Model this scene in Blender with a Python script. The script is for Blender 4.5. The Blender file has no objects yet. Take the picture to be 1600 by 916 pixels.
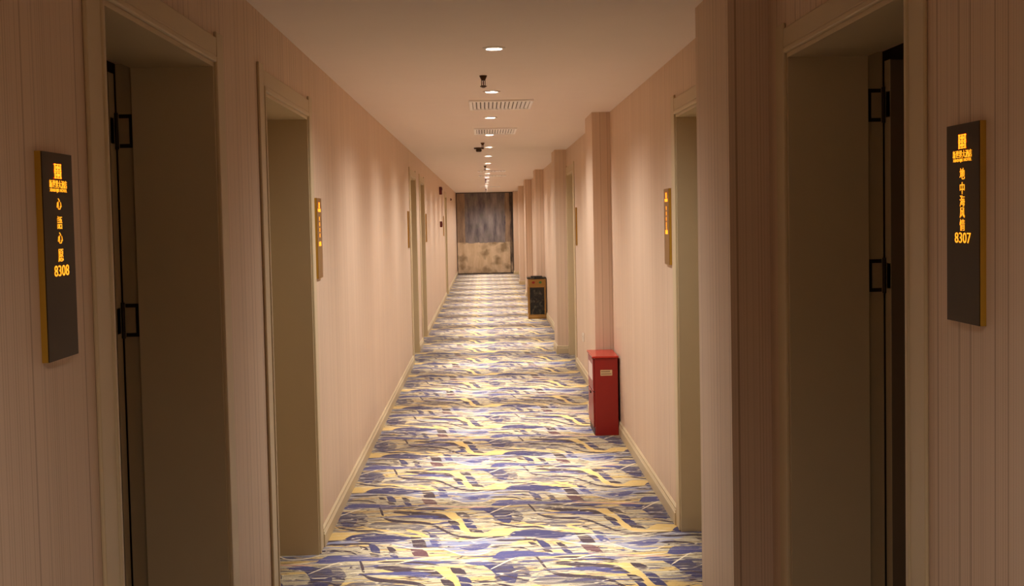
import bpy, bmesh, math, random
from mathutils import Vector, Matrix
random.seed(7)
SC = bpy.context.scene
COL = SC.collection

# ------------------------------------------------------------------ camera
SC.cycles.max_bounces = 14
SC.cycles.diffuse_bounces = 10
cam_data = bpy.data.cameras.new('camera')
cam = bpy.data.objects.new('camera', cam_data)
COL.objects.link(cam)
right = Vector((0.999506, -0.024300, -0.019934))
up = Vector((0.020999, 0.044419, 0.998792))
fwd = Vector((0.023385, 0.998717, -0.044907))
m = Matrix((right, up, -fwd)).transposed().to_4x4()
m.translation = Vector((0, 0, 1.6))
cam.matrix_world = m
cam_data.sensor_width = 36
cam_data.lens = 1750 / 1600 * 36
cam_data.shift_y = -36.9 / 1600
cam_data.clip_start = 0.05
cam_data.clip_end = 100
SC.camera = cam

# ------------------------------------------------------------------ world and exposure
world = bpy.data.worlds.new('world')
SC.world = world
world.use_nodes = True
world.node_tree.nodes['Background'].inputs[0].default_value = (0.05, 0.04, 0.03, 1)
world.node_tree.nodes['Background'].inputs[1].default_value = 0.1
SC.view_settings.view_transform = 'Standard'
SC.view_settings.look = 'None'
SC.view_settings.gamma = 1
SC.view_settings.exposure = 0.2
SC.view_settings.use_curve_mapping = False
LAMP_POWER = 540.0      # narrow core of each downlight
SPILL_POWER = 90.0     # its wide soft spill
LAMP_COLOR = (1.0, 0.97, 0.965)
SPOT_DEG, SPOT_BLEND = 46, 1.0
# carpet motif, one repeat of 0.832 x 0.98 m: colour key, start across, width, start along, lower edge, upper edge
CARPET = [
    ('H', 0.914, 0.197, 0.124, [0.113, 0.068, 0.046, 0.03, 0.025, 0.02, 0.028, 0.044, 0.13], [0.117, 0.32, 0.322, 0.325, 0.321, 0.301, 0.281, 0.226, 0.134]),
    ('N', 0.833, 0.207, 0.136, [0.342, 0.283, 0.239, 0.177, 0.107, 0.058, 0.035, 0.02, 0.128], [0.346, 0.354, 0.347, 0.339, 0.328, 0.317, 0.305, 0.277, 0.132]),
    ('K', 0.902, 0.214, 0.241, [0.146, 0.124, 0.111, 0.096, 0.077, 0.058, 0.035, 0.02], [0.15, 0.147, 0.134, 0.119, 0.1, 0.081, 0.057, 0.024]),
    ('K', 0.912, 0.198, 0.149, [0.089, 0.097, 0.11, 0.093, 0.075, 0.055, 0.033, 0.02], [0.093, 0.124, 0.133, 0.115, 0.097, 0.077, 0.054, 0.024]),
    ('C', 0.923, 0.162, 0.28, [0.024, 0.02, 0.02, 0.02, 0.036, 0.053, 0.07, 0.092], [0.028, 0.031, 0.031, 0.032, 0.048, 0.065, 0.082, 0.096]),
    ('Y', 0.829, 0.339, 0.897, [0.03, 0.024, 0.021, 0.02, 0.02, 0.049, 0.097, 0.115, 0.121, 0.135], [0.034, 0.085, 0.137, 0.168, 0.165, 0.16, 0.151, 0.141, 0.141, 0.139]),
    ('K', 0.919, 0.33, 0.011, [0.154, 0.115, 0.089, 0.068, 0.047, 0.047, 0.053, 0.032, 0.02], [0.158, 0.146, 0.12, 0.099, 0.078, 0.081, 0.087, 0.062, 0.024]),
    ('Y', 0.085, 0.407, 0.915, [0.192, 0.179, 0.178, 0.152, 0.125, 0.091, 0.058, 0.037, 0.02, 0.023], [0.196, 0.215, 0.212, 0.186, 0.158, 0.124, 0.09, 0.07, 0.053, 0.027]),
    ('N', 0.996, 0.433, 0.824, [0.079, 0.07, 0.065, 0.055, 0.044, 0.033, 0.023, 0.02, 0.038, 0.06, 0.096], [0.083, 0.167, 0.193, 0.204, 0.208, 0.19, 0.173, 0.154, 0.134, 0.12, 0.1]),
    ('G', 0.294, 0.418, 0.719, [0.107, 0.065, 0.038, 0.029, 0.022, 0.02, 0.025, 0.061, 0.1], [0.111, 0.155, 0.18, 0.187, 0.182, 0.176, 0.171, 0.147, 0.104]),
    ('G', 0.607, 0.502, 0.57, [0.139, 0.097, 0.057, 0.02, 0.03, 0.062, 0.111, 0.159, 0.204, 0.248, 0.295], [0.143, 0.206, 0.249, 0.279, 0.29, 0.308, 0.332, 0.34, 0.339, 0.326, 0.299]),
    ('B', 0.699, 0.202, 0.654, [0.075, 0.05, 0.027, 0.02, 0.025, 0.039, 0.064, 0.114], [0.079, 0.093, 0.103, 0.113, 0.124, 0.132, 0.137, 0.118]),
    ('K', 0.919, 0.28, 0.784, [0.055, 0.038, 0.035, 0.035, 0.038, 0.041, 0.042, 0.04, 0.02], [0.059, 0.07, 0.067, 0.069, 0.072, 0.074, 0.075, 0.069, 0.024]),
    ('H', 0.904, 0.207, 0.239, [0.158, 0.087, 0.07, 0.053, 0.04, 0.026, 0.022, 0.02, 0.078], [0.162, 0.226, 0.235, 0.238, 0.238, 0.222, 0.206, 0.153, 0.082]),
    ('B', 0.899, 0.617, 0.499, [0.04, 0.02, 0.036, 0.052, 0.048, 0.046, 0.052, 0.064, 0.064, 0.062, 0.073], [0.044, 0.152, 0.154, 0.143, 0.127, 0.112, 0.099, 0.092, 0.092, 0.092, 0.077]),
    ('K', 0.892, 0.234, 0.628, [0.096, 0.084, 0.087, 0.087, 0.077, 0.068, 0.046, 0.02], [0.1, 0.118, 0.122, 0.119, 0.11, 0.1, 0.074, 0.024]),
    ('C', 0.892, 0.147, 0.347, [0.02, 0.04, 0.067, 0.093, 0.119, 0.145, 0.167, 0.193], [0.024, 0.055, 0.081, 0.108, 0.134, 0.16, 0.182, 0.197]),
    ('B', 0.388, 0.259, 0.441, [0.043, 0.032, 0.026, 0.02, 0.023, 0.026, 0.036, 0.05], [0.047, 0.078, 0.1, 0.093, 0.085, 0.076, 0.067, 0.054]),
    ('B', 0.751, 0.155, 0.409, [0.061, 0.046, 0.032, 0.026, 0.02, 0.022, 0.028, 0.047], [0.065, 0.08, 0.093, 0.09, 0.087, 0.08, 0.072, 0.051]),
    ('K', 0.244, 0.198, 0.368, [0.075, 0.054, 0.044, 0.035, 0.027, 0.02, 0.02, 0.036], [0.079, 0.08, 0.069, 0.06, 0.053, 0.045, 0.047, 0.04]),
    ('K', 0.336, 0.112, 0.445, [0.039, 0.038, 0.042, 0.043, 0.034, 0.025, 0.02], [0.043, 0.051, 0.055, 0.054, 0.046, 0.037, 0.024]),
    ('Y', 0.25, 0.394, 0.339, [0.06, 0.036, 0.026, 0.02, 0.026, 0.041, 0.048, 0.055, 0.049, 0.055], [0.064, 0.063, 0.053, 0.047, 0.055, 0.07, 0.077, 0.083, 0.077, 0.059]),
    ('B', 0.156, 0.507, 0.237, [0.099, 0.093, 0.093, 0.091, 0.082, 0.073, 0.051, 0.03, 0.02, 0.021], [0.103, 0.114, 0.12, 0.127, 0.137, 0.146, 0.142, 0.133, 0.092, 0.025]),
    ('K', 0.485, 0.185, 0.233, [0.129, 0.105, 0.089, 0.073, 0.059, 0.044, 0.027, 0.02], [0.133, 0.127, 0.111, 0.096, 0.081, 0.066, 0.05, 0.024]),
    ('H', 0.109, 0.388, 0.039, [0.137, 0.079, 0.063, 0.047, 0.03, 0.02, 0.023, 0.026, 0.078], [0.141, 0.195, 0.202, 0.187, 0.173, 0.159, 0.145, 0.131, 0.082]),
    ('K', 0.182, 0.825, 0.853, [0.499, 0.389, 0.362, 0.34, 0.303, 0.191, 0.08, 0.031, 0.02, 0.031, 0.06], [0.503, 0.442, 0.409, 0.387, 0.349, 0.235, 0.12, 0.073, 0.059, 0.061, 0.064]),
    ('K', 0.258, 0.372, 0.271, [0.181, 0.135, 0.108, 0.081, 0.056, 0.032, 0.024, 0.02, 0.041], [0.185, 0.195, 0.184, 0.172, 0.153, 0.137, 0.128, 0.105, 0.045]),
    ('B', 0.354, 0.217, 0.283, [0.071, 0.056, 0.043, 0.032, 0.027, 0.021, 0.02, 0.037], [0.075, 0.082, 0.086, 0.086, 0.079, 0.071, 0.062, 0.041]),
    ('Y', 0.593, 0.429, 0.896, [0.485, 0.39, 0.307, 0.117, 0.05, 0.026, 0.021, 0.02, 0.021, 0.024, 0.03], [0.489, 0.521, 0.475, 0.319, 0.154, 0.087, 0.071, 0.062, 0.053, 0.045, 0.034]),
    ('K', 0.252, 0.357, 0.426, [0.097, 0.084, 0.084, 0.08, 0.068, 0.055, 0.033, 0.02], [0.101, 0.113, 0.113, 0.108, 0.096, 0.084, 0.062, 0.024]),
    ('K', 0.469, 0.061, 0.964, [0.081, 0.068, 0.063, 0.058, 0.046, 0.029, 0.02], [0.085, 0.088, 0.083, 0.077, 0.064, 0.047, 0.024]),
    ('Y', 0.367, 0.158, 0.904, [0.179, 0.134, 0.111, 0.087, 0.063, 0.031, 0.02], [0.183, 0.181, 0.157, 0.133, 0.109, 0.076, 0.024]),
    ('N', 0.169, 0.085, 0.65, [0.17, 0.121, 0.07, 0.036, 0.031, 0.027, 0.023, 0.02], [0.179, 0.176, 0.173, 0.17, 0.148, 0.122, 0.094, 0.029]),
    ('K', 0.193, 0.061, 0.59, [0.078, 0.055, 0.036, 0.032, 0.029, 0.026, 0.023, 0.02], [0.086, 0.084, 0.082, 0.079, 0.075, 0.064, 0.053, 0.028]),
    ('K', 0.282, 0.066, 0.652, [0.117, 0.087, 0.054, 0.034, 0.03, 0.026, 0.022, 0.02], [0.126, 0.124, 0.121, 0.118, 0.105, 0.089, 0.072, 0.029]),
    ('N', 0.303, 0.064, 0.563, [0.104, 0.076, 0.046, 0.033, 0.029, 0.025, 0.022, 0.02], [0.113, 0.11, 0.108, 0.105, 0.096, 0.081, 0.066, 0.028]),
    ('K', 0.41, 0.109, 0.723, [0.211, 0.121, 0.039, 0.035, 0.031, 0.028, 0.024, 0.02], [0.221, 0.218, 0.214, 0.211, 0.201, 0.165, 0.128, 0.029]),
    ('R', 0.425, 0.115, 0.571, [0.156, 0.079, 0.038, 0.034, 0.031, 0.027, 0.024, 0.02], [0.165, 0.162, 0.159, 0.156, 0.153, 0.127, 0.101, 0.029]),
    ('N', 0.522, 0.073, 0.842, [0.12, 0.079, 0.038, 0.034, 0.03, 0.026, 0.023, 0.02], [0.129, 0.126, 0.124, 0.121, 0.114, 0.096, 0.078, 0.029]),
    ('B', 0.529, 0.08, 0.737, [0.127, 0.08, 0.038, 0.034, 0.03, 0.026, 0.023, 0.02], [0.137, 0.134, 0.131, 0.128, 0.122, 0.102, 0.083, 0.029]),
    ('K', 0.149, 0.052, 0.352, [0.193, 0.163, 0.129, 0.096, 0.063, 0.03, 0.022, 0.02], [0.201, 0.197, 0.186, 0.16, 0.133, 0.107, 0.066, 0.028]),
    ('K', 0.118, 0.06, 0.704, [0.088, 0.065, 0.04, 0.033, 0.03, 0.026, 0.023, 0.02], [0.097, 0.094, 0.091, 0.089, 0.082, 0.069, 0.056, 0.029]),
    ('K', 0.624, 0.08, 0.118, [0.115, 0.066, 0.039, 0.035, 0.031, 0.027, 0.023, 0.02], [0.126, 0.123, 0.12, 0.117, 0.114, 0.096, 0.078, 0.03]),
    ('N', 0.652, 0.058, 0.028, [0.11, 0.075, 0.039, 0.034, 0.03, 0.026, 0.022, 0.02], [0.121, 0.118, 0.115, 0.112, 0.106, 0.089, 0.073, 0.03]),
    ('K', 0.67, 0.092, 0.281, [0.121, 0.062, 0.04, 0.036, 0.032, 0.028, 0.024, 0.02], [0.132, 0.129, 0.126, 0.123, 0.12, 0.103, 0.083, 0.031]),
    ('N', 0.716, 0.077, 0.161, [0.104, 0.056, 0.038, 0.035, 0.031, 0.027, 0.024, 0.02], [0.115, 0.112, 0.109, 0.106, 0.103, 0.089, 0.073, 0.031]),
    ('N', 0.73, 0.083, 0.044, [0.134, 0.074, 0.039, 0.035, 0.031, 0.027, 0.023, 0.02], [0.144, 0.141, 0.138, 0.135, 0.132, 0.111, 0.09, 0.03]),
    ('K', 0.762, 0.092, 0.963, [0.089, 0.041, 0.038, 0.034, 0.031, 0.028, 0.024, 0.02], [0.099, 0.096, 0.093, 0.091, 0.088, 0.079, 0.065, 0.03]),
    ('C', 0.303, 0.605, 0.575, [0.243, 0.196, 0.162, 0.146, 0.137, 0.139, 0.086, 0.031, 0.02, 0.036, 0.084], [0.247, 0.209, 0.175, 0.159, 0.15, 0.153, 0.099, 0.044, 0.033, 0.049, 0.088]),
    ('C', 0.358, 0.549, 0.468, [0.02, 0.051, 0.077, 0.084, 0.074, 0.051, 0.047, 0.054, 0.065, 0.08], [0.024, 0.065, 0.09, 0.097, 0.087, 0.063, 0.06, 0.067, 0.077, 0.084]),
    ('C', 0.392, 0.518, 0.83, [0.056, 0.062, 0.068, 0.051, 0.035, 0.02, 0.022, 0.046, 0.074], [0.06, 0.074, 0.08, 0.063, 0.047, 0.032, 0.034, 0.058, 0.078]),
    ('S', 0.455, 0.452, 0.477, [0.099, 0.078, 0.062, 0.047, 0.034, 0.023, 0.02, 0.023], [0.103, 0.094, 0.079, 0.064, 0.05, 0.04, 0.037, 0.027]),
]

# ------------------------------------------------------------------ dimensions (metres; y runs down the corridor)
XL, XR, XP = -0.836, 0.967, 0.830
CEIL, Y0, Y1 = 2.40, -2.6, 33.0
REVEAL, REBATE = 0.25, 0.05
WALL_T = REVEAL + REBATE
HEAD = 2.105
CASE_W = 0.11

# ------------------------------------------------------------------ helpers
def srgb(r, g, b):
    def f(c):
        c /= 255
        return c / 12.92 if c <= 0.04045 else ((c + 0.055) / 1.055) ** 2.4
    return (f(r), f(g), f(b), 1)

class MB:
    """collects shapes and links them as one mesh object"""
    def __init__(self):
        self.v, self.f = [], []
    def box(self, x0, x1, y0, y1, z0, z1):
        if x0 > x1: x0, x1 = x1, x0
        if y0 > y1: y0, y1 = y1, y0
        b = len(self.v)
        self.v += [(x0,y0,z0),(x1,y0,z0),(x1,y1,z0),(x0,y1,z0),(x0,y0,z1),(x1,y0,z1),(x1,y1,z1),(x0,y1,z1)]
        self.f += [tuple(b+i for i in q) for q in ((0,3,2,1),(4,5,6,7),(0,1,5,4),(1,2,6,5),(2,3,7,6),(3,0,4,7))]
        return self
    def prism(self, pts, axis, a0, a1):
        """polygon pts extruded along axis ('x','y','z')"""
        n = len(pts); b = len(self.v)
        for a in (a0, a1):
            for p, q in pts:
                self.v.append({'x': (a,p,q), 'y': (p,a,q), 'z': (p,q,a)}[axis])
        self.f += [tuple(b+i for i in range(n))[::-1], tuple(b+n+i for i in range(n))]
        for i in range(n):
            j = (i+1) % n
            self.f.append((b+i, b+j, b+n+j, b+n+i))
        return self
    def lathe(self, prof, cx, cy, n=24, close=False):
        b = len(self.v); k = len(prof)
        for r, z in prof:
            for i in range(n):
                a = 2*math.pi*i/n
                self.v.append((cx + r*math.cos(a), cy + r*math.sin(a), z))
        for j in range(k-1):
            for i in range(n):
                i2 = (i+1) % n
                self.f.append((b+j*n+i, b+j*n+i2, b+(j+1)*n+i2, b+(j+1)*n+i))
        if close:
            self.f.append(tuple(b+i for i in range(n))[::-1])
            self.f.append(tuple(b+(k-1)*n+i for i in range(n)))
        return self
    def quad(self, *p):
        b = len(self.v); self.v += list(p); self.f.append(tuple(range(b, b+len(p)))); return self
    def build(self, name, mat, parent=None, bevel=0, smooth=False, fix=True):
        me = bpy.data.meshes.new(name)
        me.from_pydata(self.v, [], self.f)
        if fix:
            bm = bmesh.new(); bm.from_mesh(me)
            bmesh.ops.recalc_face_normals(bm, faces=bm.faces); bm.to_mesh(me); bm.free()
        return link(name, me, mat, parent, bevel, smooth)

def link(name, me, mat, parent=None, bevel=0, smooth=False):
    o = bpy.data.objects.new(name, me)
    COL.objects.link(o)
    if mat and not me.materials: me.materials.append(mat)
    if parent: o.parent = parent
    if bevel:
        md = o.modifiers.new('bevel', 'BEVEL'); md.width = bevel; md.segments = 2; md.limit_method = 'ANGLE'
    if smooth:
        for p in me.polygons: p.use_smooth = True
        md = o.modifiers.new('edges', 'EDGE_SPLIT'); md.split_angle = math.radians(35)
    return o

def box(name, mat, parent, *a, bevel=0):
    return MB().box(*a).build(name, mat, parent, bevel)

def tag(o, label=None, cat=None, group=None, kind=None):
    if label: o['label'] = label
    if cat: o['category'] = cat
    if group: o['group'] = group
    if kind: o['kind'] = kind
    return o

def empty(name, loc=(0,0,0), rz=0):
    o = bpy.data.objects.new(name, None)
    COL.objects.link(o); o.location = loc; o.rotation_euler = (0,0,rz); o.empty_display_size = 0.1
    return o

# ------------------------------------------------------------------ materials
class NT:
    def __init__(self, name):
        self.m = bpy.data.materials.new(name); self.m.use_nodes = True
        self.t = self.m.node_tree; self.b = self.t.nodes['Principled BSDF']
    def n(self, typ, **kw):
        x = self.t.nodes.new(typ)
        for k, v in kw.items(): setattr(x, k, v)
        return x
    def put(self, sock, v):
        if isinstance(v, bpy.types.NodeSocket): self.t.links.new(v, sock)
        elif v is not None: sock.default_value = v
    def math(self, op, a, b=None, c=None):
        x = self.n('ShaderNodeMath', operation=op)
        for i, v in enumerate((a, b, c)): self.put(x.inputs[i], v)
        return x.outputs[0]
    def mix(self, f, a, b):
        x = self.n('ShaderNodeMix', data_type='RGBA')
        self.put(x.inputs[0], f); self.put(x.inputs[6], a); self.put(x.inputs[7], b)
        return x.outputs[2]
    def pos(self):
        g = self.n('ShaderNodeNewGeometry'); s = self.n('ShaderNodeSeparateXYZ')
        self.t.links.new(g.outputs['Position'], s.inputs[0])
        return g.outputs['Position'], s.outputs
    def noise(self, vec, scale, detail=2, rough=0.5):
        x = self.n('ShaderNodeTexNoise'); self.put(x.inputs['Vector'], vec)
        x.inputs['Scale'].default_value = scale; x.inputs['Detail'].default_value = detail
        x.inputs['Roughness'].default_value = rough
        return x.outputs[0]
    def white(self, w):
        x = self.n('ShaderNodeTexWhiteNoise', noise_dimensions='1D'); self.put(x.inputs['W'], w)
        return x.outputs[0]
    def ramp(self, f, lo, hi):
        x = self.n('ShaderNodeMapRange'); self.put(x.inputs[0], f)
        x.inputs[1].default_value = lo; x.inputs[2].default_value = hi
        return x.outputs[0]
    def bump(self, h, strength, dist=0.01):
        x = self.n('ShaderNodeBump'); self.put(x.inputs['Height'], h)
        x.inputs['Strength'].default_value = strength; x.inputs['Distance'].default_value = dist
        self.t.links.new(x.outputs[0], self.b.inputs['Normal'])
    def done(self, col, rough=0.6, metal=0.0, spec=0.5):
        self.put(self.b.inputs['Base Color'], col); self.put(self.b.inputs['Roughness'], rough)
        self.b.inputs['Metallic'].default_value = metal; self.b.inputs['Specular IOR Level'].default_value = spec
        return self.m

def plain(name, rgb, rough=0.5, metal=0.0, var=0.06, scale=40, spec=0.5):
    t = NT(name); p, _ = t.pos()
    c = srgb(*rgb); d = tuple(x*(1-var*2) for x in c[:3]) + (1,)
    return t.done(t.mix(t.noise(p, scale, 3), c, d), rough, metal, spec)

def wallpaper():
    t = NT('striped_wallpaper'); p, s = t.pos()
    a = t.math('ADD', s[0], s[1]); a = t.math('ADD', a, 50.0)
    base = srgb(*WALL_RGB); line = srgb(*WALL_LINE); dark = srgb(*WALL_DARK)
    q = t.math('MULTIPLY', a, 1/0.0105)
    f1 = t.math('FRACT', q); w1 = t.white(t.math('FLOOR', q))
    k1 = t.math('MULTIPLY', t.math('LESS_THAN', f1, 0.35), t.ramp(w1, 0.1, 1.2))
    c = t.mix(t.math('MULTIPLY', k1, 0.75), base, line)
    q2 = t.math('ADD', t.math('MULTIPLY', a, 1/0.054), 0.3)
    w2 = t.white(t.math('FLOOR', q2))
    f2 = t.math('FRACT', t.math('ADD', q2, t.math('MULTIPLY', w2, 0.0)))
    k2 = t.math('MULTIPLY', t.math('LESS_THAN', f2, 0.13), t.ramp(w2, 0.1, 1.1))
    c = t.mix(t.math('MULTIPLY', k2, 0.7), c, dark)
    q3 = t.math('MULTIPLY', a, 1/0.155); w3 = t.white(t.math('FLOOR', q3))
    c = t.mix(t.math('MULTIPLY', w3, 0.10), c, line)
    # horizontal weave, very faint
    zz = t.math('FRACT', t.math('MULTIPLY', s[2], 220.0))
    c = t.mix(t.math('MULTIPLY', zz, 0.05), c, line)
    t.bump(t.math('ADD', k1, k2), 0.25, 0.002)
    return t.done(c, 0.55, 0, 0.35)

def carpet():
    t = NT('wave_carpet'); p, s = t.pos()
    u = t.math('MULTIPLY', t.math('ADD', s[0], 0.75 + 0.832*20), 1/0.832)
    v = t.math('MULTIPLY', t.math('ADD', s[1], -4.7 + 0.98*20), 1/0.98)
    n1 = t.noise(p, 260, 2, 0.6)
    def streaks(sx, sy, off):
        mp = t.n('ShaderNodeMapping'); t.put(mp.inputs[0], p)
        mp.inputs['Scale'].default_value = (sx, sy, 1); mp.inputs['Location'].default_value = (off, off, 0)
        x = t.n('ShaderNodeTexNoise'); t.put(x.inputs['Vector'], mp.outputs[0])
        x.inputs['Scale'].default_value = 1; x.inputs['Detail'].default_value = 2; x.inputs['Distortion'].default_value = 0.6
        return x.outputs[0]
    st1, st2, st3 = streaks(3.2, 26, 3.1), streaks(2.4, 20, 9.7), streaks(5, 44, 5.3)
    base = t.mix(t.ramp(n1, 0.35, 0.65), srgb(150, 139, 112), srgb(206, 188, 142))
    base = t.mix(t.math('MULTIPLY', t.ramp(st3, 0.52, 0.60), 0.4), base, srgb(120, 108, 92))
    base = t.mix(t.ramp(st2, 0.56, 0.60), base, srgb(206, 172, 96))
    base = t.mix(t.math('MULTIPLY', t.ramp(t.math('ABSOLUTE', t.math('SUBTRACT', st1, 0.5)), 0.020, 0.014), 1.0), base, srgb(50, 28, 34))
    base = t.mix(t.math('MULTIPLY', t.ramp(st1, 0.585, 0.60), 0.95), base, srgb(46, 42, 88))
    base = t.mix(t.math('MULTIPLY', t.ramp(t.math('ABSOLUTE', t.math('SUBTRACT', st3, 0.44)), 0.016, 0.010), 0.6), base, srgb(66, 46, 52))
    cols = {'N': (34,30,72), 'B': (54,54,102), 'G': (118,124,150), 'K': (44,22,28), 'R': (84,46,44),
            'Y': (206,172,96), 'H': (62,54,68), 'C': (226,206,168), 'S': (206,150,120)}
    cur = base
    for col, u0, w, v0, lo, hi in CARPET:
        uu = t.math('MULTIPLY', t.math('FRACT', t.math('ADD', u, 1-u0)), 1/w)
        vv = t.math('FRACT', t.math('ADD', v, 1-v0))
        cv = []
        for ys in (lo, hi):
            if max(ys)-min(ys) < 1e-4:
                cv.append(ys[0]); continue
            fc = t.n('ShaderNodeFloatCurve')
            t.put(fc.inputs['Value'], uu)
            c0 = fc.mapping.curves[0]
            n = len(ys)
            c0.points[0].location = (0, ys[0]); c0.points[1].location = (1, ys[-1])
            for i in range(1, n-1): c0.points.new(i/(n-1), ys[i])
            for q in c0.points: q.handle_type = 'AUTO_CLAMPED'
            fc.mapping.update(); cv.append(fc.outputs[0])
        mk = t.math('MULTIPLY', t.math('GREATER_THAN', vv, cv[0]), t.math('LESS_THAN', vv, cv[1]))
        mk = t.math('MULTIPLY', mk, t.math('LESS_THAN', uu, 1.0))
        if col in 'GH': mk = t.math('MULTIPLY', mk, t.math('MULTIPLY', t.ramp(st3, 0.42, 0.52), 0.85))
        elif col == 'Y': mk = t.math('MULTIPLY', mk, t.ramp(n1, 0.22, 0.42))
        elif col == 'B': mk = t.math('MULTIPLY', mk, t.ramp(n1, 0.2, 0.45))
        cur = t.mix(mk, cur, srgb(*cols[col]))
    cur = t.mix(t.math('MULTIPLY', t.ramp(t.math('ABSOLUTE', t.math('SUBTRACT', st2, 0.46)), 0.012, 0.006), 0.7), cur, srgb(226, 208, 172))
    sp = t.noise(p, 420, 1, 0.5)
    cur = t.mix(t.math('MULTIPLY', t.ramp(sp, 0.52, 0.68), 0.20), cur, srgb(200, 192, 196))
    cur = t.mix(t.math('MULTIPLY', t.ramp(sp, 0.48, 0.32), 0.40), cur, srgb(50, 42, 60))
    t.bump(sp, 0.5, 0.004)
    t.b.inputs['Sheen Weight'].default_value = 0.22
    t.b.inputs['Sheen Roughness'].default_value = 0.4
    return t.done(cur, 0.9, 0, 0.2)

def mural_material():
    t = NT('mural_paint'); p, s = t.pos()
    nx = t.math('DIVIDE', t.math('SUBTRACT', s[0], XL), XP - XL)
    nz = t.math('DIVIDE', s[2], CEIL)
    mp = t.n('ShaderNodeMapping'); t.put(mp.inputs[0], p); mp.inputs['Scale'].default_value = (1, 1, 0.22)
    streak = t.noise(mp.outputs[0], 7, 4, 0.6)
    blot = t.noise(p, 3.4, 3, 0.55)
    # beige ground with olive-brown blots
    vor = t.n('ShaderNodeTexVoronoi'); 
    nz3 = t.n('ShaderNodeTexNoise'); t.put(nz3.inputs['Vector'], p); nz3.inputs['Scale'].default_value = 5
    wv = t.n('ShaderNodeVectorMath', operation='MULTIPLY_ADD'); t.put(wv.inputs[0], nz3.outputs['Color'])
    wv.inputs[1].default_value = (0.30, 0.0, 0.5); t.put(wv.inputs[2], p)
    t.put(vor.inputs['Vector'], wv.outputs[0]); vor.inputs['Scale'].default_value = 3.1
    ground = t.mix(t.ramp(streak, 0.35, 0.7), srgb(214, 190, 156), srgb(188, 160, 122))
    d = t.math('ADD', vor.outputs['Distance'], t.math('MULTIPLY', t.math('SUBTRACT', blot, 0.5), 0.5))
    ground = t.mix(t.math('MULTIPLY', t.ramp(d, 0.55, 0.15), 0.8), ground, srgb(122, 98, 62))
    # dark upper field with vertical streaks
    dark = t.mix(t.ramp(streak, 0.3, 0.7), srgb(74, 64, 70), srgb(150, 138, 130))
    dark = t.mix(t.math('MULTIPLY', t.ramp(blot, 0.5, 0.75), 0.5), dark, srgb(112, 112, 88))
    edge = t.math('MULTIPLY', t.math('SUBTRACT', streak, 0.5), 0.06)
    i1 = t.math('GREATER_THAN', t.math('ADD', nx, edge), 0.15)
    i2 = t.math('LESS_THAN', t.math('ADD', nx, edge), 0.86)
    i3 = t.math('GREATER_THAN', t.math('ADD', nz, edge), 0.385)
    side = t.mix(t.ramp(streak, 0.35, 0.65), srgb(168, 140, 110), srgb(120, 98, 78))
    up_ = t.math('GREATER_THAN', nz, 0.39)
    c = t.mix(up_, ground, side)
    c = t.mix(t.math('MULTIPLY', t.math('MULTIPLY', i1, i2), i3), c, dark)
    band = t.math('GREATER_THAN', nx, 0.94)
    c = t.mix(t.math('MULTIPLY', band, t.ramp(streak, 0.3, 0.6)), c, srgb(60, 44, 34))
    return t.done(c, 0.6)

def marble():
    t = NT('black_marble'); p, _ = t.pos()
    n = t.noise(p, 16, 5, 0.7)
    c = t.mix(t.ramp(n, 0.5, 0.75), srgb(22, 20, 18), srgb(92, 86, 70))
    return t.done(c, 0.2)

def emit(name, rgb, strength):
    t = NT(name); p, _ = t.pos()
    c = t.mix(t.ramp(t.noise(p, 150, 2), 0.3, 0.7), srgb(*rgb), srgb(rgb[0], min(255, rgb[1]+22), rgb[2]+18))
    t.put(t.b.inputs['Emission Color'], c); t.b.inputs['Emission Strength'].default_value = strength
    return t.done(c, 0.4)

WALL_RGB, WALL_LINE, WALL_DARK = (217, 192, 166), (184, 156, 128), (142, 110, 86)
M = {}
M['wall'] = wallpaper()
M['carpet'] = carpet()
M['ceiling'] = plain('ceiling_paint', (232, 219, 207), 0.8, var=0.02, scale=6, spec=0.2)
M['trim'] = plain('beige_trim_paint', (200, 180, 142), 0.45, var=0.03, scale=12)
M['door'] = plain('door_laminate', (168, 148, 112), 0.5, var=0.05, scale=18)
M['door_dark'] = plain('door_laminate_shaded', (118, 98, 74), 0.5, var=0.05, scale=18)  # darker copy of the door colour, shade painted on the open leaf
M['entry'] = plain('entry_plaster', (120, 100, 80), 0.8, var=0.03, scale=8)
M['steel'] = plain('dark_bronze_hinge', (54, 42, 30), 0.4, 0.7)
M['hinge_leaf'] = plain('bronze_hinge_leaf', (168, 144, 108), 0.45, 0.0)
M['gold_edge'] = plain('gold_acrylic_edge', (186, 142, 40), 0.4, 0.2)
M['plaque_face'] = plain('dark_bronze_panel', (58, 40, 17), 0.5, 0.1, spec=0.2)
M['gold_face'] = plain('brushed_gold_panel', (150, 112, 52), 0.35, 0.6)
M['glow'] = emit('amber_backlit_letters', (255, 152, 22), 1.2)
M['red'] = plain('red_enamel', (140, 22, 13), 0.35, var=0.04, scale=20)
M['red_top'] = plain('red_enamel_top', (176, 44, 28), 0.25, var=0.04, scale=20)
M['sticker'] = plain('worn_sticker', (206, 176, 128), 0.6)
M['sticker_ink'] = plain('faded_ink', (120, 84, 62), 0.7)
M['white_print'] = plain('pale_print', (230, 210, 200), 0.6)
M['gold'] = plain('polished_gold', (164, 124, 66), 0.35, 0.6)
M['marble'] = marble()
M['green'] = plain('green_dot', (60, 110, 50), 0.5)
M['alarm'] = plain('alarm_red', (104, 24, 16), 0.4)
M['alarm_dark'] = plain('alarm_dark', (60, 16, 12), 0.5)
M['plastic'] = plain('ivory_plastic', (228, 216, 196), 0.4)
M['brown_plastic'] = plain('brown_plastic', (126, 84, 60), 0.5)
M['dark_metal'] = plain('sprinkler_bronze', (78, 50, 28), 0.35, 0.8)
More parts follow.
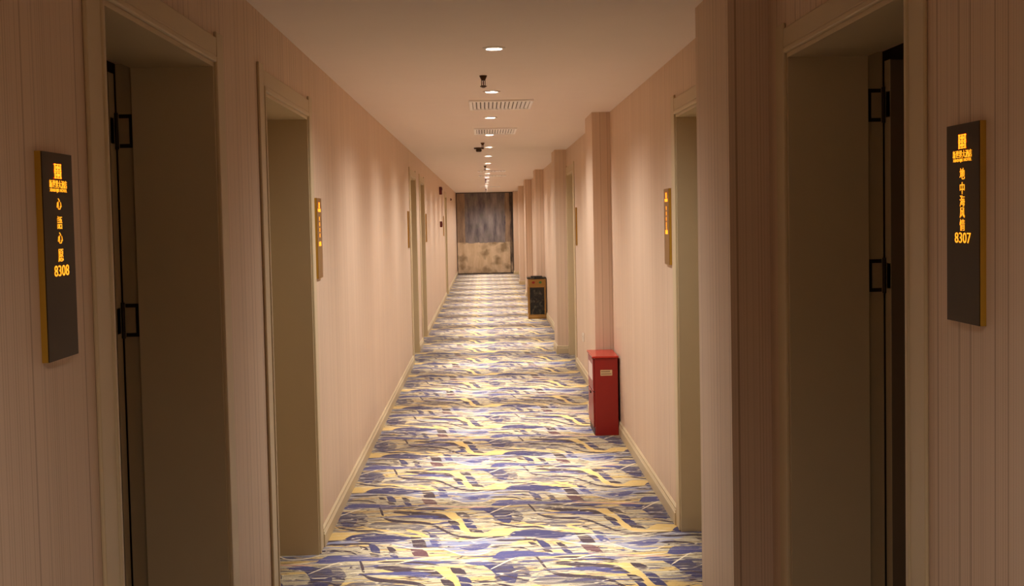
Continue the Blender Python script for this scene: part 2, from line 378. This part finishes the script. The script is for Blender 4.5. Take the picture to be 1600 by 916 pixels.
M['vent_core_shade'] = plain('vent_core_shade', (84, 70, 56), 0.6)  # dark colour puts the shade between the slats into the backing
M['vent'] = plain('vent_enamel', (246, 242, 238), 0.4, var=0.02)
M['ring'] = plain('downlight_trim', (226, 214, 202), 0.35)
M['cup'] = plain('reflector_metal', (210, 205, 198), 0.2, 0.9)
M['mural'] = mural_material()
M['lens'] = emit('lamp_lens', (255, 226, 190), 14.0)

# ------------------------------------------------------------------ setting
DOORS_L = [(2.50, 3.53), (4.32, 5.37), (12.62, 13.58), (14.52, 15.48), (23.5, 24.42)]
DOORS_R = [(2.53, 3.54), (4.62, 5.60), (12.10, 13.02)]
PIL = [3.78, 8.55, 13.15, 18.30, 22.90, 27.25, 32.30]
PIL_LEN = 0.57

tag(box('floor', M['carpet'], None, -2.7, 2.8, Y0-0.2, Y1+0.2, -0.12, 0.0),
    'wave patterned carpet in yellow, navy and brown along the corridor', 'floor', kind='structure')

# ceiling with a round hole for every downlight
LX = 0.06
LIGHT_Y = [5.27 + 1.775*k for k in range(16)]
FILL_LAMPS = [0.55]  # unseen lamp added overhead to brighten the nearest walls

HOLE, CELL = 0.043, 0.07
mb = MB()
XA, XB = -2.7, 2.8
ys = Y0 - 0.2
for ly in sorted(LIGHT_Y + FILL_LAMPS):
    a, b = ly - CELL, ly + CELL
    mb.quad((XA,ys,CEIL),(XB,ys,CEIL),(XB,a,CEIL),(XA,a,CEIL))
    mb.quad((XA,a,CEIL),(LX-CELL,a,CEIL),(LX-CELL,b,CEIL),(XA,b,CEIL))
    mb.quad((LX+CELL,a,CEIL),(XB,a,CEIL),(XB,b,CEIL),(LX+CELL,b,CEIL))
    N = 24; ring = []; sq = []
    for i in range(N):
        an = 2*math.pi*i/N; c, s_ = math.cos(an), math.sin(an); k = CELL/max(abs(c), abs(s_))
        ring.append((LX+HOLE*c, ly+HOLE*s_, CEIL)); sq.append((LX+k*c, ly+k*s_, CEIL))
    for i in range(N):
        j = (i+1) % N
        mb.quad(sq[i], sq[j], ring[j], ring[i])
    ys = b
mb.quad((XA,ys,CEIL),(XB,ys,CEIL),(XB,Y1+0.2,CEIL),(XA,Y1+0.2,CEIL))
mb.box(XA, XB, Y0-0.2, Y1+0.2, CEIL+0.12, CEIL+0.2)
ce = mb.build('ceiling', M['ceiling'], fix=False)
tag(ce, 'smooth plain ceiling over the corridor', 'ceiling', kind='structure')

def wall_run(name, x_in, x_out, doors, label):
    mb = MB(); y = Y0
    for a, b in doors:
        mb.box(x_in, x_out, y, a, 0, CEIL)
        mb.box(x_in, x_out, a, b, HEAD, CEIL)
        y = b
    mb.box(x_in, x_out, y, Y1, 0, CEIL)
    o = mb.build(name, M['wall'])
    return tag(o, label, 'wall', kind='structure')

wl = wall_run('wall_left', XL, XL-WALL_T, DOORS_L, 'long left wall in beige pink vertically striped wallpaper')
wr = wall_run('wall_right', XR, XR+WALL_T, DOORS_R, 'long right wall in striped wallpaper with shallow pilasters')
for y in PIL:
    box('pilaster', M['wall'], wr, XP, XR-0.0005, y, min(y+PIL_LEN, Y1-0.001), 0, CEIL)
tag(box('wall_far', M['wall'], None, XL-WALL_T, XR+WALL_T, Y1, Y1+0.15, 0, CEIL), 'end wall behind the painted mural', 'wall', kind='structure')
tag(box('wall_back', M['wall'], None, XL-WALL_T, XR+WALL_T, Y0-0.15, Y0, 0, CEIL), 'striped wall closing the corridor behind the viewer', 'wall', kind='structure')

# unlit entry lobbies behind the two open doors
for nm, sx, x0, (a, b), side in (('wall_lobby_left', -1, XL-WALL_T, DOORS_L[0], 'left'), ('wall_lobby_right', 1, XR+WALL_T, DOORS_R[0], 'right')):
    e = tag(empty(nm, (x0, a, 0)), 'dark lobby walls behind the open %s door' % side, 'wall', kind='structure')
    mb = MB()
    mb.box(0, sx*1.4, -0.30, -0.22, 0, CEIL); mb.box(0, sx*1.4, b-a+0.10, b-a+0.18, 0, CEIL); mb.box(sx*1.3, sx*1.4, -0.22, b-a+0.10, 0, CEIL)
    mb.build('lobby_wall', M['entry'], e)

# baseboards: between casings, each run a piece with a moulded cap
def base_piece(parent, x, s, y0, y1):
    prof = [(0,0),(s*0.016,0),(s*0.016,0.062),(s*0.010,0.068),(s*0.014,0.073),(s*0.010,0.080),(s*0.011,0.090),(s*0.004,0.098),(0,0.098)]
    MB().prism([(x+p, z) for p, z in prof], 'y', y0, y1).build('baseboard_run', M['trim'], parent)

def base_front(parent, y, x0, x1):
    prof = [(0,0),(-0.016,0),(-0.016,0.062),(-0.010,0.068),(-0.014,0.073),(-0.010,0.080),(-0.011,0.090),(-0.004,0.098),(0,0.098)]
    MB().prism([(y+p, z) for p, z in prof], 'x', x0, x1).build('baseboard_run', M['trim'], parent)

bl = tag(empty('baseboard_left', (0,0,0)), 'moulded cream baseboard along the left wall', 'baseboard', kind='structure')
y = Y0
for a, b in DOORS_L:
    base_piece(bl, XL, 1, y, a-CASE_W); y = b+CASE_W
base_piece(bl, XL, 1, y, Y1)
br = tag(empty('baseboard_right', (0,0,0)), 'moulded cream baseboard along the right wall and pilasters', 'baseboard', kind='structure')
blocks = sorted([(a-CASE_W, b+CASE_W, 0) for a, b in DOORS_R] + [(p, p+PIL_LEN, 1) for p in PIL])
y = Y0
for a, b, k in blocks:
    if a > y + 0.02: base_piece(br, XR, -1, y, a)
    if k:
        base_piece(br, XP, -1, a-0.016, min(b, Y1)+0.016 if b < Y1 else Y1)
        base_front(br, a, XP, XR)
    y = b
if y < Y1: base_piece(br, XR, -1, y, Y1)

# ------------------------------------------------------------------ doors
def make_door(n, side, a, b, label, is_open):
    s = -1 if side == 'L' else 1             # direction into the room
    xw = XL if side == 'L' else XR
    d = tag(empty('door_%d' % n, (xw, a, 0)), label, 'door', kind='structure')
    w = b - a
    pr, bd = -s*0.010, -s*0.014               # proud of the wall
    for y0, y1, yb0, yb1 in ((-CASE_W, -0.020, -0.020, 0.0), (w+0.020, w+CASE_W, w, w+0.020)):
        m_ = MB().box(0, pr, y0, y1, 0, HEAD+0.100)
        o = m_.build('side_casing', M['trim'], d, 0.004)
        MB().box(0, bd, yb0, yb1, 0, HEAD+0.02).build('casing_bead', M['trim'], o, 0.005)
    o = MB().box(0, pr*0.9, -0.020, w+0.020, HEAD+0.020, HEAD+0.082).build('head_casing', M['trim'], d, 0.004)
    MB().box(0, bd, 0.0, w, HEAD, HEAD+0.020).build('casing_bead', M['trim'], o, 0.005)
    t = 0.014
    x0, x1 = -s*0.004, s*REVEAL
    MB().box(x0, x1, 0, t, 0, HEAD).build('jamb', M['trim'], d)
    MB().box(x0, x1, w-t, w, 0, HEAD).build('jamb', M['trim'], d)
    MB().box(x0, x1, t, w-t, HEAD-t, HEAD).build('head_jamb', M['trim'], d)
    # rebate that takes the leaf
    r0, r1 = s*REVEAL, s*(REVEAL+REBATE)
    MB().box(r0, r1, 0, 0.003, 0, HEAD).build('rebate', M['door'], d)
    MB().box(r0, r1, w-0.003, w, 0, HEAD).build('rebate', M['door'], d)
    lt = 0.044
    if not is_open:
        lf = MB().box(s*(REVEAL+0.002), s*(REVEAL+0.002+lt), 0.006, w-0.006, 0.008, HEAD-0.006).build('door_leaf', M['door'], d, 0.002)
        hx = s*(REVEAL+0.002)
        hd = MB().box(hx, hx-s*0.008, 0.06, 0.11, 0.93, 1.13).box(hx-s*0.04, hx-s*0.055, 0.075, 0.19, 1.02, 1.04).box(hx, hx-s*0.055, 0.075, 0.095, 1.02, 1.04)
        hd.build('door_handle', M['gold'], lf, 0.003)
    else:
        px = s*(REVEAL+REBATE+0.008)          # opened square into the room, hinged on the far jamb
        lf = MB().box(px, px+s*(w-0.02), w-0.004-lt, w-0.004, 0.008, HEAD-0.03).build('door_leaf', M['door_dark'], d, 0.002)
        MB().box(px-s*0.0015, px, w-0.006-lt, w-0.002, 0.008, HEAD-0.03).build('edge_strip_lit', M['trim'], lf)  # paler strip paints the light caught by the leaf's edge
        zs = (1.845, 1.255) if side == 'L' else (1.885, 1.345)
        for z in zs:
            h = empty('hinge', (s*(REVEAL+0.004), w-0.003, z)); h.parent = d
            y = -0.0012
            hw, hh = s*0.040, 0.104
            m_ = MB()
            m_.box(0, hw, y, 0, 0, 0.012); m_.box(0, hw, y, 0, hh-0.012, hh); m_.box(0, s*0.009, y, 0, 0.012, hh-0.012)
            m_.build('hinge_frame', M['steel'], h)
            MB().prism([(s*0.010, 0.022),(s*0.014, 0.013),(s*0.038, 0.013),(s*0.038, hh-0.013),(s*0.014, hh-0.013),(s*0.010, hh-0.022)], 'y', y*0.7, 0).build('hinge_leaf', M['hinge_leaf'], h)
            MB().lathe([(0.0, -0.004),(0.006, -0.004),(0.006, hh+0.004),(0.0, hh+0.004)], s*0.047, -0.005, 12).build('hinge_knuckle', M['steel'], h, 0, True)
            MB().box(s*0.0525, s*0.054, -0.046, -0.012, 0.012, hh-0.012).build('leaf_plate', M['steel'], h)
    return d

make_door(1, 'L', *DOORS_L[0], 'open door with beige casing and two dark hinges beside plaque 8308', True)
make_door(2, 'L', *DOORS_L[1], 'second doorway on the left, deep beige reveal before the gold plaque', False)
make_door(3, 'L', *DOORS_L[2], 'narrow looking left doorway midway down, nearer of the middle pair', False)
make_door(4, 'L', *DOORS_L[3], 'narrow looking left doorway midway down, farther of the middle pair', False)
make_door(5, 'L', *DOORS_L[4], 'farthest left doorway just past the red call point', False)
make_door(6, 'R', *DOORS_R[0], 'open door with beige casing and two dark hinges beside plaque 8307', True)
make_door(7, 'R', *DOORS_R[1], 'second doorway on the right, half hidden behind the nearest pilaster', False)
make_door(8, 'R', *DOORS_R[2], 'right doorway before the third pilaster, beyond the red cabinet', False)

# ------------------------------------------------------------------ mural
mu = tag(empty('mural', (0, Y1, 0)), 'large painted mural, dark field over blotched beige, at corridor end', 'mural')
MB().box(XL+0.004, XP-0.004, -0.03, -0.001, 0.03, CEIL-0.02).build('painted_panel', M['mural'], mu)
mf = MB().box(XL+0.002, XL+0.022, -0.036, -0.0005, 0.0, CEIL-0.002).box(XP-0.022, XP-0.002, -0.036, -0.0005, 0.0, CEIL-0.002)
mf.box(XL+0.022, XP-0.022, -0.036, -0.0005, CEIL-0.025, CEIL-0.002).box(XL+0.022, XP-0.022, -0.036, -0.0005, 0.0, 0.03)
mf.build('frame', plain('mural_frame', (64, 48, 38), 0.6), mu)

# ------------------------------------------------------------------ room plaques
def text_mesh(body, size, width=None):
    cu = bpy.data.curves.new('text', 'FONT'); cu.body = body; cu.size = size; cu.extrude = 0.0004
    cu.align_x = 'CENTER'; cu.align_y = 'CENTER'; cu.resolution_u = 3
    ob = bpy.data.objects.new('text', cu); COL.objects.link(ob)
    dg = bpy.context.evaluated_depsgraph_get(); dg.update()
    me = bpy.data.meshes.new_from_object(ob.evaluated_get(dg))
    bpy.data.objects.remove(ob); bpy.data.curves.remove(cu)
    xs = [v.co.x for v in me.vertices]; zs = [v.co.y for v in me.vertices]
    if not xs: return me
    cx, cz = (max(xs)+min(xs))/2, (max(zs)+min(zs))/2
    kx = width/(max(xs)-min(xs)) if width else 1.0
    for v in me.vertices:
        v.co = Vector(((v.co.x-cx)*kx, -v.co.z, v.co.y-cz))
    return me

PW, PH, PT = 0.152, 0.398, 0.014
TEXT_CACHE = {}
def glyph(parent, name, body, x, fz, size, width=None):
    k = (body, size, width)
    if k not in TEXT_CACHE: TEXT_CACHE[k] = text_mesh(*k)
    o = link(name, TEXT_CACHE[k], M['glow'], parent)
    o.location = (x, -PT-0.0006, PH*(1-fz))
    return o

def bars(parent, name, rects):
    mb = MB()
    for x0, x1, z0, z1 in rects: mb.box(x0, x1, -PT-0.001, -PT+0.0005, z0, z1)
    return mb.build(name, M['glow'], parent)

def make_plaque(side, yc, z0, label, chars=None, number=None, face='plaque_face', block=0):
    x = XL if side == 'L' else XR
    rz = math.pi/2 if side == 'L' else -math.pi/2
    p = tag(empty('room_plaque', (x, yc, z0), rz), label, 'plaque', 'room plaques along the corridor')
    MB().box(-PW/2, PW/2, -PT+0.002, 0, 0, PH).build('backing', M['gold_edge'], p, 0.001)
    MB().box(-PW/2+0.0005, PW/2-0.0005, -PT, -PT+0.002, 0.0005, PH-0.0005).build('face_panel', M[face], p)
    if chars is not None or block:
        # seal-like emblem: two stacked square knots
        zt = PH*(1-0.054); w = 0.0165; r = []
        for k in range(2):
            a = zt - 0.0145*k; b = a - 0.0135
            r += [(-w, w, a-0.0022, a), (-w, w, b, b+0.0022), (-w, -w+0.005, b, a), (w-0.005, w, b, a), (-w+0.008, w-0.008, b+0.004, a-0.004), (-0.0012, 0.0012, b, a)]
        bars(p, 'emblem', r)
    if chars is not None:
        glyph(p, 'hotel_name', '新世界大酒店', 0, 0.152, 0.0165, 0.088)
        glyph(p, 'hotel_name_latin', 'XINSHIJIE HOTEL', 0, 0.184, 0.0085, 0.086)
        for c, fz, sz in chars: glyph(p, 'character', c, 0.0, fz, sz)
        glyph(p, 'room_number', number, 0.002, 0.571, 0.030, 0.074)
    elif block:
        bars(p, 'hotel_name', [(-0.044+0.015*i, -0.032+0.015*i, PH*(1-0.172), PH*(1-0.133)) for i in range(6)])
        for fz in (0.255, 0.325, 0.395, 0.465, 0.515)[:block]:
            z = PH*(1-fz)
            bars(p, 'character', [(-0.010, 0.010, z+0.005, z+0.0075), (-0.012, 0.012, z-0.0015, z+0.0015), (-0.010, 0.010, z-0.009, z-0.006), (-0.0015, 0.0015, z-0.009, z+0.009)])
        bars(p, 'room_number', [(-0.036+0.019*i, -0.036+0.019*i+0.013, PH*(1-0.598), PH*(1-0.544)) for i in range(4)])
    return p

make_plaque('L', 2.188, 1.347, 'backlit plaque reading 8308 on the left wall nearest the viewer',
            [('心', 0.247, 0.025), ('語', 0.338, 0.027), ('心', 0.412, 0.025), ('愿', 0.497, 0.028)], '8308')
make_plaque('R', 2.215, 1.374, 'backlit plaque reading 8307 on the right wall nearest the viewer',
            [('地', 0.250, 0.025), ('中', 0.322, 0.026), ('海', 0.386, 0.025), ('风', 0.445, 0.024), ('情', 0.507, 0.025)], '8307')
make_plaque('L', 5.60, 1.325, 'gold plaque with glowing marks just past the second left doorway', face='gold_face', block=4)
make_plaque('R', 5.86, 1.345, 'gold plaque with glowing marks just past the second right doorway', face='gold_face', block=5)
make_plaque('L', 12.22, 1.31, 'thin gold plaque just before the middle pair of left doorways', face='gold_face', block=0)
make_plaque('L', 15.90, 1.30, 'thin gold plaque just after the middle pair of left doorways', face='gold_face', block=0)
make_plaque('R', 11.80, 1.31, 'thin gold plaque on the right wall beyond the red cabinet', face='gold_face', block=0)
make_plaque('L', 22.60, 1.29, 'farthest thin gold plaque beside the red call point', face='gold_face', block=0)

# ------------------------------------------------------------------ fire extinguisher cabinet
cb = tag(empty('extinguisher_cabinet', (0.772, 8.13, 0)), 'red metal fire extinguisher cabinet standing on carpet against right wall', 'cabinet')
W, D, Hc = 0.178, 0.40, 0.572
mb = MB().box(0.008, W, 0, D, 0.0, Hc); mb.build('body', M['red'], cb, 0.004)
# front faces the corridor: two stacked doors with a seam, plinth and lid
fd = MB().box(-0.004, 0.008, 0.012, D-0.012, 0.325, Hc-0.010).build('upper_door', M['red'], cb, 0.003)
MB().box(-0.0046, -0.004, 0.06, D-0.06, 0.40, 0.52).build('door_print', M['white_print'], fd)
ld = MB().box(-0.004, 0.008, 0.012, D-0.012, 0.060, 0.318).build('lower_door', M['red'], cb, 0.003)
MB().box(-0.012, -0.004, 0.17, 0.23, 0.290, 0.303).build('pull', M['steel'], ld, 0.002)
MB().box(-0.012, W+0.006, -0.012, D+0.008, Hc, Hc+0.014).build('lid', M['red_top'], cb, 0.003)
MB().box(0.004, 0.010, 0.02, D-0.02, 0.0, 0.050).build('plinth', M['alarm_dark'], cb)
lb = MB().box(0.050, 0.136, -0.0012, 0, 0.442, 0.484).build('notice_label', M['sticker'], cb)
mb = MB()
for r in range(2):
    for i in range(7 if r else 8):
        x0 = 0.056 + i*0.0095
        mb.box(x0, x0+0.0065, -0.0016, -0.0011, 0.450+0.018*r, 0.459+0.018*r)
mb.build('faded_print', M['sticker_ink'], lb)

# ------------------------------------------------------------------ litter bin
bn = tag(empty('litter_bin', (0.668, 17.80, 0)), 'gold framed litter bin with black marble panels by right wall', 'bin')
BW, BD, BH = 0.282, 0.30, 0.668
MB().box(-0.004, BW+0.004, -0.004, BD+0.004, 0, 0.045).build('plinth', M['gold'], bn, 0.004)
MB().box(0.01, BW-0.01, 0.01, BD-0.01, 0.045, BH-0.14).build('body', M['marble'], bn)
for x0 in (0, BW-0.026):
    for y0 in (0, BD-0.026):
        MB().box(x0, x0+0.026, y0, y0+0.026, 0.045, BH-0.14).build('corner_post', M['gold'], bn, 0.003)
for z in (0.045, BH-0.165):
    MB().box(0.026, BW-0.026, 0.002, 0.010, z, z+0.025).build('frame_rail', M['gold'], bn)
    MB().box(0.002, 0.010, 0.026, BD-0.026, z, z+0.025).build('frame_rail', M['gold'], bn)
hdm = MB().box(0, BW, 0, BD, BH-0.14, BH-0.03).build('head', M['gold'], bn, 0.004)
MB().prism([(0.085+0.024*math.cos(a*math.pi/6), BH-0.085+0.020*math.sin(a*math.pi/6)) for a in range(12)], 'y', -0.003, 0.0).build('disposal_marker', M['red'], hdm)
MB().prism([(0.195+0.024*math.cos(a*math.pi/6), BH-0.085+0.020*math.sin(a*math.pi/6)) for a in range(12)], 'y', -0.003, 0.0).build('disposal_marker', M['green'], hdm)
MB().box(-0.014, BW+0.004, -0.010, BD+0.006, BH-0.03, BH).build('lid', M['marble'], bn, 0.004)
MB().box(0.05, BW-0.05, 0.06, BD-0.06, BH, BH+0.012).build('ash_tray', M['steel'], bn, 0.004)

# ------------------------------------------------------------------ left wall devices
al = tag(empty('alarm_sounder', (XL, 20.95, 2.08)), 'red fire alarm sounder high on the far left wall', 'alarm')
MB().box(0, 0.05, -0.06, 0.06, 0, 0.145).build('housing', M['alarm'], al, 0.006)
MB().box(0.05, 0.058, -0.04, 0.04, 0.08, 0.13).build('strobe_lens', M['alarm_dark'], al, 0.003)
for i in range(3): MB().box(0.05, 0.053, -0.04, 0.04, 0.018+0.018*i, 0.027+0.018*i).build('grille_bar', M['alarm_dark'], al)
cp = tag(empty('call_point', (XL, 20.95, 1.475)), 'red manual call point below the alarm on the left wall', 'alarm')
MB().box(0, 0.045, -0.05, 0.05, 0, 0.108).build('housing', M['alarm'], cp, 0.006)
MB().box(0.045, 0.049, -0.03, 0.03, 0.025, 0.08).build('push_plate', M['alarm_dark'], cp, 0.002)
ws = tag(empty('wall_sensor', (XL, 27.6, 2.08)), 'tiny brown sensor high on left wall near the mural', 'sensor')
MB().box(0, 0.02, -0.03, 0.03, 0, 0.06).build('base', M['brown_plastic'], ws, 0.004)
MB().prism([(0.02*math.cos(a*math.pi/6), 0.03+0.02*math.sin(a*math.pi/6)) for a in range(12)], 'x', 0.02, 0.036).build('dome', M['brown_plastic'], ws, 0.003)

so = tag(empty('wall_socket', (XR, 11.15, 0.36)), 'small ivory power socket low on right wall past the cabinet', 'socket')
MB().box(-0.010, 0, -0.043, 0.043, 0, 0.086).build('face_plate', M['plastic'], so, 0.003)
for y_, z_ in ((-0.012, 0.05), (0.012, 0.05), (0.0, 0.028)):
    MB().box(-0.0106, -0.010, y_-0.003, y_+0.003, z_-0.007, z_+0.007).build('slot', M['steel'], so)

# ------------------------------------------------------------------ ceiling fittings
ORD = ['first', 'second', 'third', 'fourth', 'fifth', 'sixth', 'seventh', 'eighth', 'ninth', 'tenth', 'eleventh', 'twelfth', 'thirteenth', 'fourteenth', 'fifteenth', 'sixteenth']
spot = bpy.data.lights.new('downlight_beam', 'SPOT')
spot.energy = LAMP_POWER; spot.color = LAMP_COLOR
spot.spot_size = math.radians(SPOT_DEG); spot.spot_blend = SPOT_BLEND; spot.shadow_soft_size = 0.025
spill = bpy.data.lights.new('downlight_spill', 'SPOT')
spill.energy = SPILL_POWER; spill.color = LAMP_COLOR
spill.spot_size = math.radians(152); spill.spot_blend = 1.0; spill.shadow_soft_size = 0.025
ring_me = cup_me = lens_me = None
for i, ly in enumerate(LIGHT_Y + FILL_LAMPS):  # the last one is the added fill lamp, out of view
    lab = 'lit recessed ceiling downlight, %s in view from the near end' % ORD[i] if i < len(LIGHT_Y) else \
        'added unseen fill downlight, %s' % 'directly above the viewer'
    d = tag(empty('downlight', (LX, ly, CEIL)), lab, 'light', 'recessed downlights in a row')
    if i == 0:
        o = MB().lathe([(0.036, 0.0), (0.037, -0.006), (0.046, -0.007), (0.054, -0.003), (0.055, 0.0), (0.036, 0.004), (0.036, 0.0)], 0, 0).build('trim_ring', M['ring'], d, 0, True); ring_me = o.data
        o = MB().lathe([(0.042, 0.002), (0.036, 0.020), (0.030, 0.050), (0.0005, 0.055)], 0, 0).build('reflector_cup', M['cup'], d, 0, True); cup_me = o.data
        o = MB().lathe([(0.0005, 0.030), (0.020, 0.030), (0.028, 0.034), (0.028, 0.038), (0.0005, 0.038)], 0, 0).build('lens', M['lens'], d, 0, True); lens_me = o.data
    else:
        for nm, me in (('trim_ring', ring_me), ('reflector_cup', cup_me), ('lens', lens_me)): link(nm, me, None, d)
    for nm, li in (('beam', spot), ('spill', spill)):
        b = bpy.data.objects.new(nm, li); COL.objects.link(b); b.parent = d; b.location = (0, 0, 0.008)

def make_vent(x0, x1, y0, y1, label, n):
    v = tag(empty('air_vent', (x0, y0, CEIL)), label, 'vent', 'ceiling air vents')
    w, l = x1-x0, y1-y0; f = 0.022
    MB().box(0, w, 0, f, -0.012, 0).box(0, w, l-f, l, -0.012, 0).box(0, f, f, l-f, -0.012, 0).box(w-f, w, f, l-f, -0.012, 0).build('frame', M['vent'], v, 0.003)
    MB().box(f, w-f, f, l-f, -0.002, 0).build('backing', M['vent_core_shade'], v)
    MB().box(w*0.72-0.006, w*0.72+0.006, f, l-f, -0.011, -0.001).build('divider', M['vent'], v)
    me = None
    for i in range(n):
        y = f + (w-2*f)*(i+0.5)/n; h = (w-2*f)/n*0.36
        if me is None:
            o = MB().prism([(-h, -0.0045), (-h+0.002, -0.0035), (h, -0.0100), (h-0.002, -0.0108)], 'y', f, l-f).build('slat', M['vent'], v); me = o.data
        else: o = link('slat', me, None, v)
        o.location = (y, 0, 0)

make_vent(-0.09, 0.345, 7.55, 8.11, 'pale slatted ceiling air vent nearest the viewer, behind second downlight', 14)
make_vent(-0.08, 0.30, 9.86, 10.46, 'pale slatted ceiling vent, second from the viewer', 14)
make_vent(-0.10, 0.36, 18.35, 18.75, 'ceiling vent seen edge on, third from the viewer', 8)
make_vent(-0.09, 0.40, 20.25, 20.65, 'ceiling vent seen edge on, fourth from the viewer', 8)
make_vent(-0.10, 0.40, 27.2, 27.6, 'farthest ceiling vent, close to the end mural', 8)

def make_sprinkler(x, y, label):
    s = tag(empty('sprinkler', (x, y, CEIL)), label, 'sprinkler', 'ceiling sprinklers')
    MB().lathe([(0.0, 0.0), (0.022, 0.0), (0.020, -0.006), (0.012, -0.024), (0.008, -0.028), (0.0, -0.028)], 0, 0, 16).build('escutcheon', M['dark_metal'], s, 0, True)
    MB().box(-0.012, -0.008, -0.003, 0.003, -0.056, -0.026).box(0.008, 0.012, -0.003, 0.003, -0.056, -0.026).box(-0.012, 0.012, -0.003, 0.003, -0.058, -0.054).build('yoke', M['dark_metal'], s)
    MB().lathe([(0.0, -0.028), (0.0035, -0.030), (0.0035, -0.052), (0.0, -0.054)], 0, 0, 10).build('glass_bulb', M['alarm'], s, 0, True)
    MB().lathe([(0.0, -0.058), (0.020, -0.058), (0.018, -0.062), (0.006, -0.068), (0.0, -0.068)], 0, 0, 16).build('deflector', M['dark_metal'], s, 0, True)

make_sprinkler(0.008, 6.27, 'dark pendant fire sprinkler between the first and second downlights')
make_sprinkler(-0.006, 11.7, 'dark pendant sprinkler just before the smoke detector')
make_sprinkler(0.022, 16.7, 'dark pendant sprinkler, third from the viewer')
make_sprinkler(0.038, 22.2, 'dark pendant sprinkler, fourth from the viewer')
make_sprinkler(0.05, 29.3, 'farthest pendant sprinkler, hanging before the mural')
sd = tag(empty('smoke_detector', (-0.05, 12.5, CEIL)), 'dark round smoke detector on ceiling behind the second sprinkler', 'detector')
MB().lathe([(0.0, 0.0), (0.055, 0.0), (0.055, -0.012), (0.050, -0.016), (0.0, -0.016)], 0, 0, 20).build('base', M['dark_metal'], sd, 0, True)
MB().lathe([(0.0, -0.016), (0.030, -0.016), (0.034, -0.034), (0.026, -0.046), (0.0, -0.048)], 0, 0, 20).build('chamber', M['steel'], sd, 0, True)
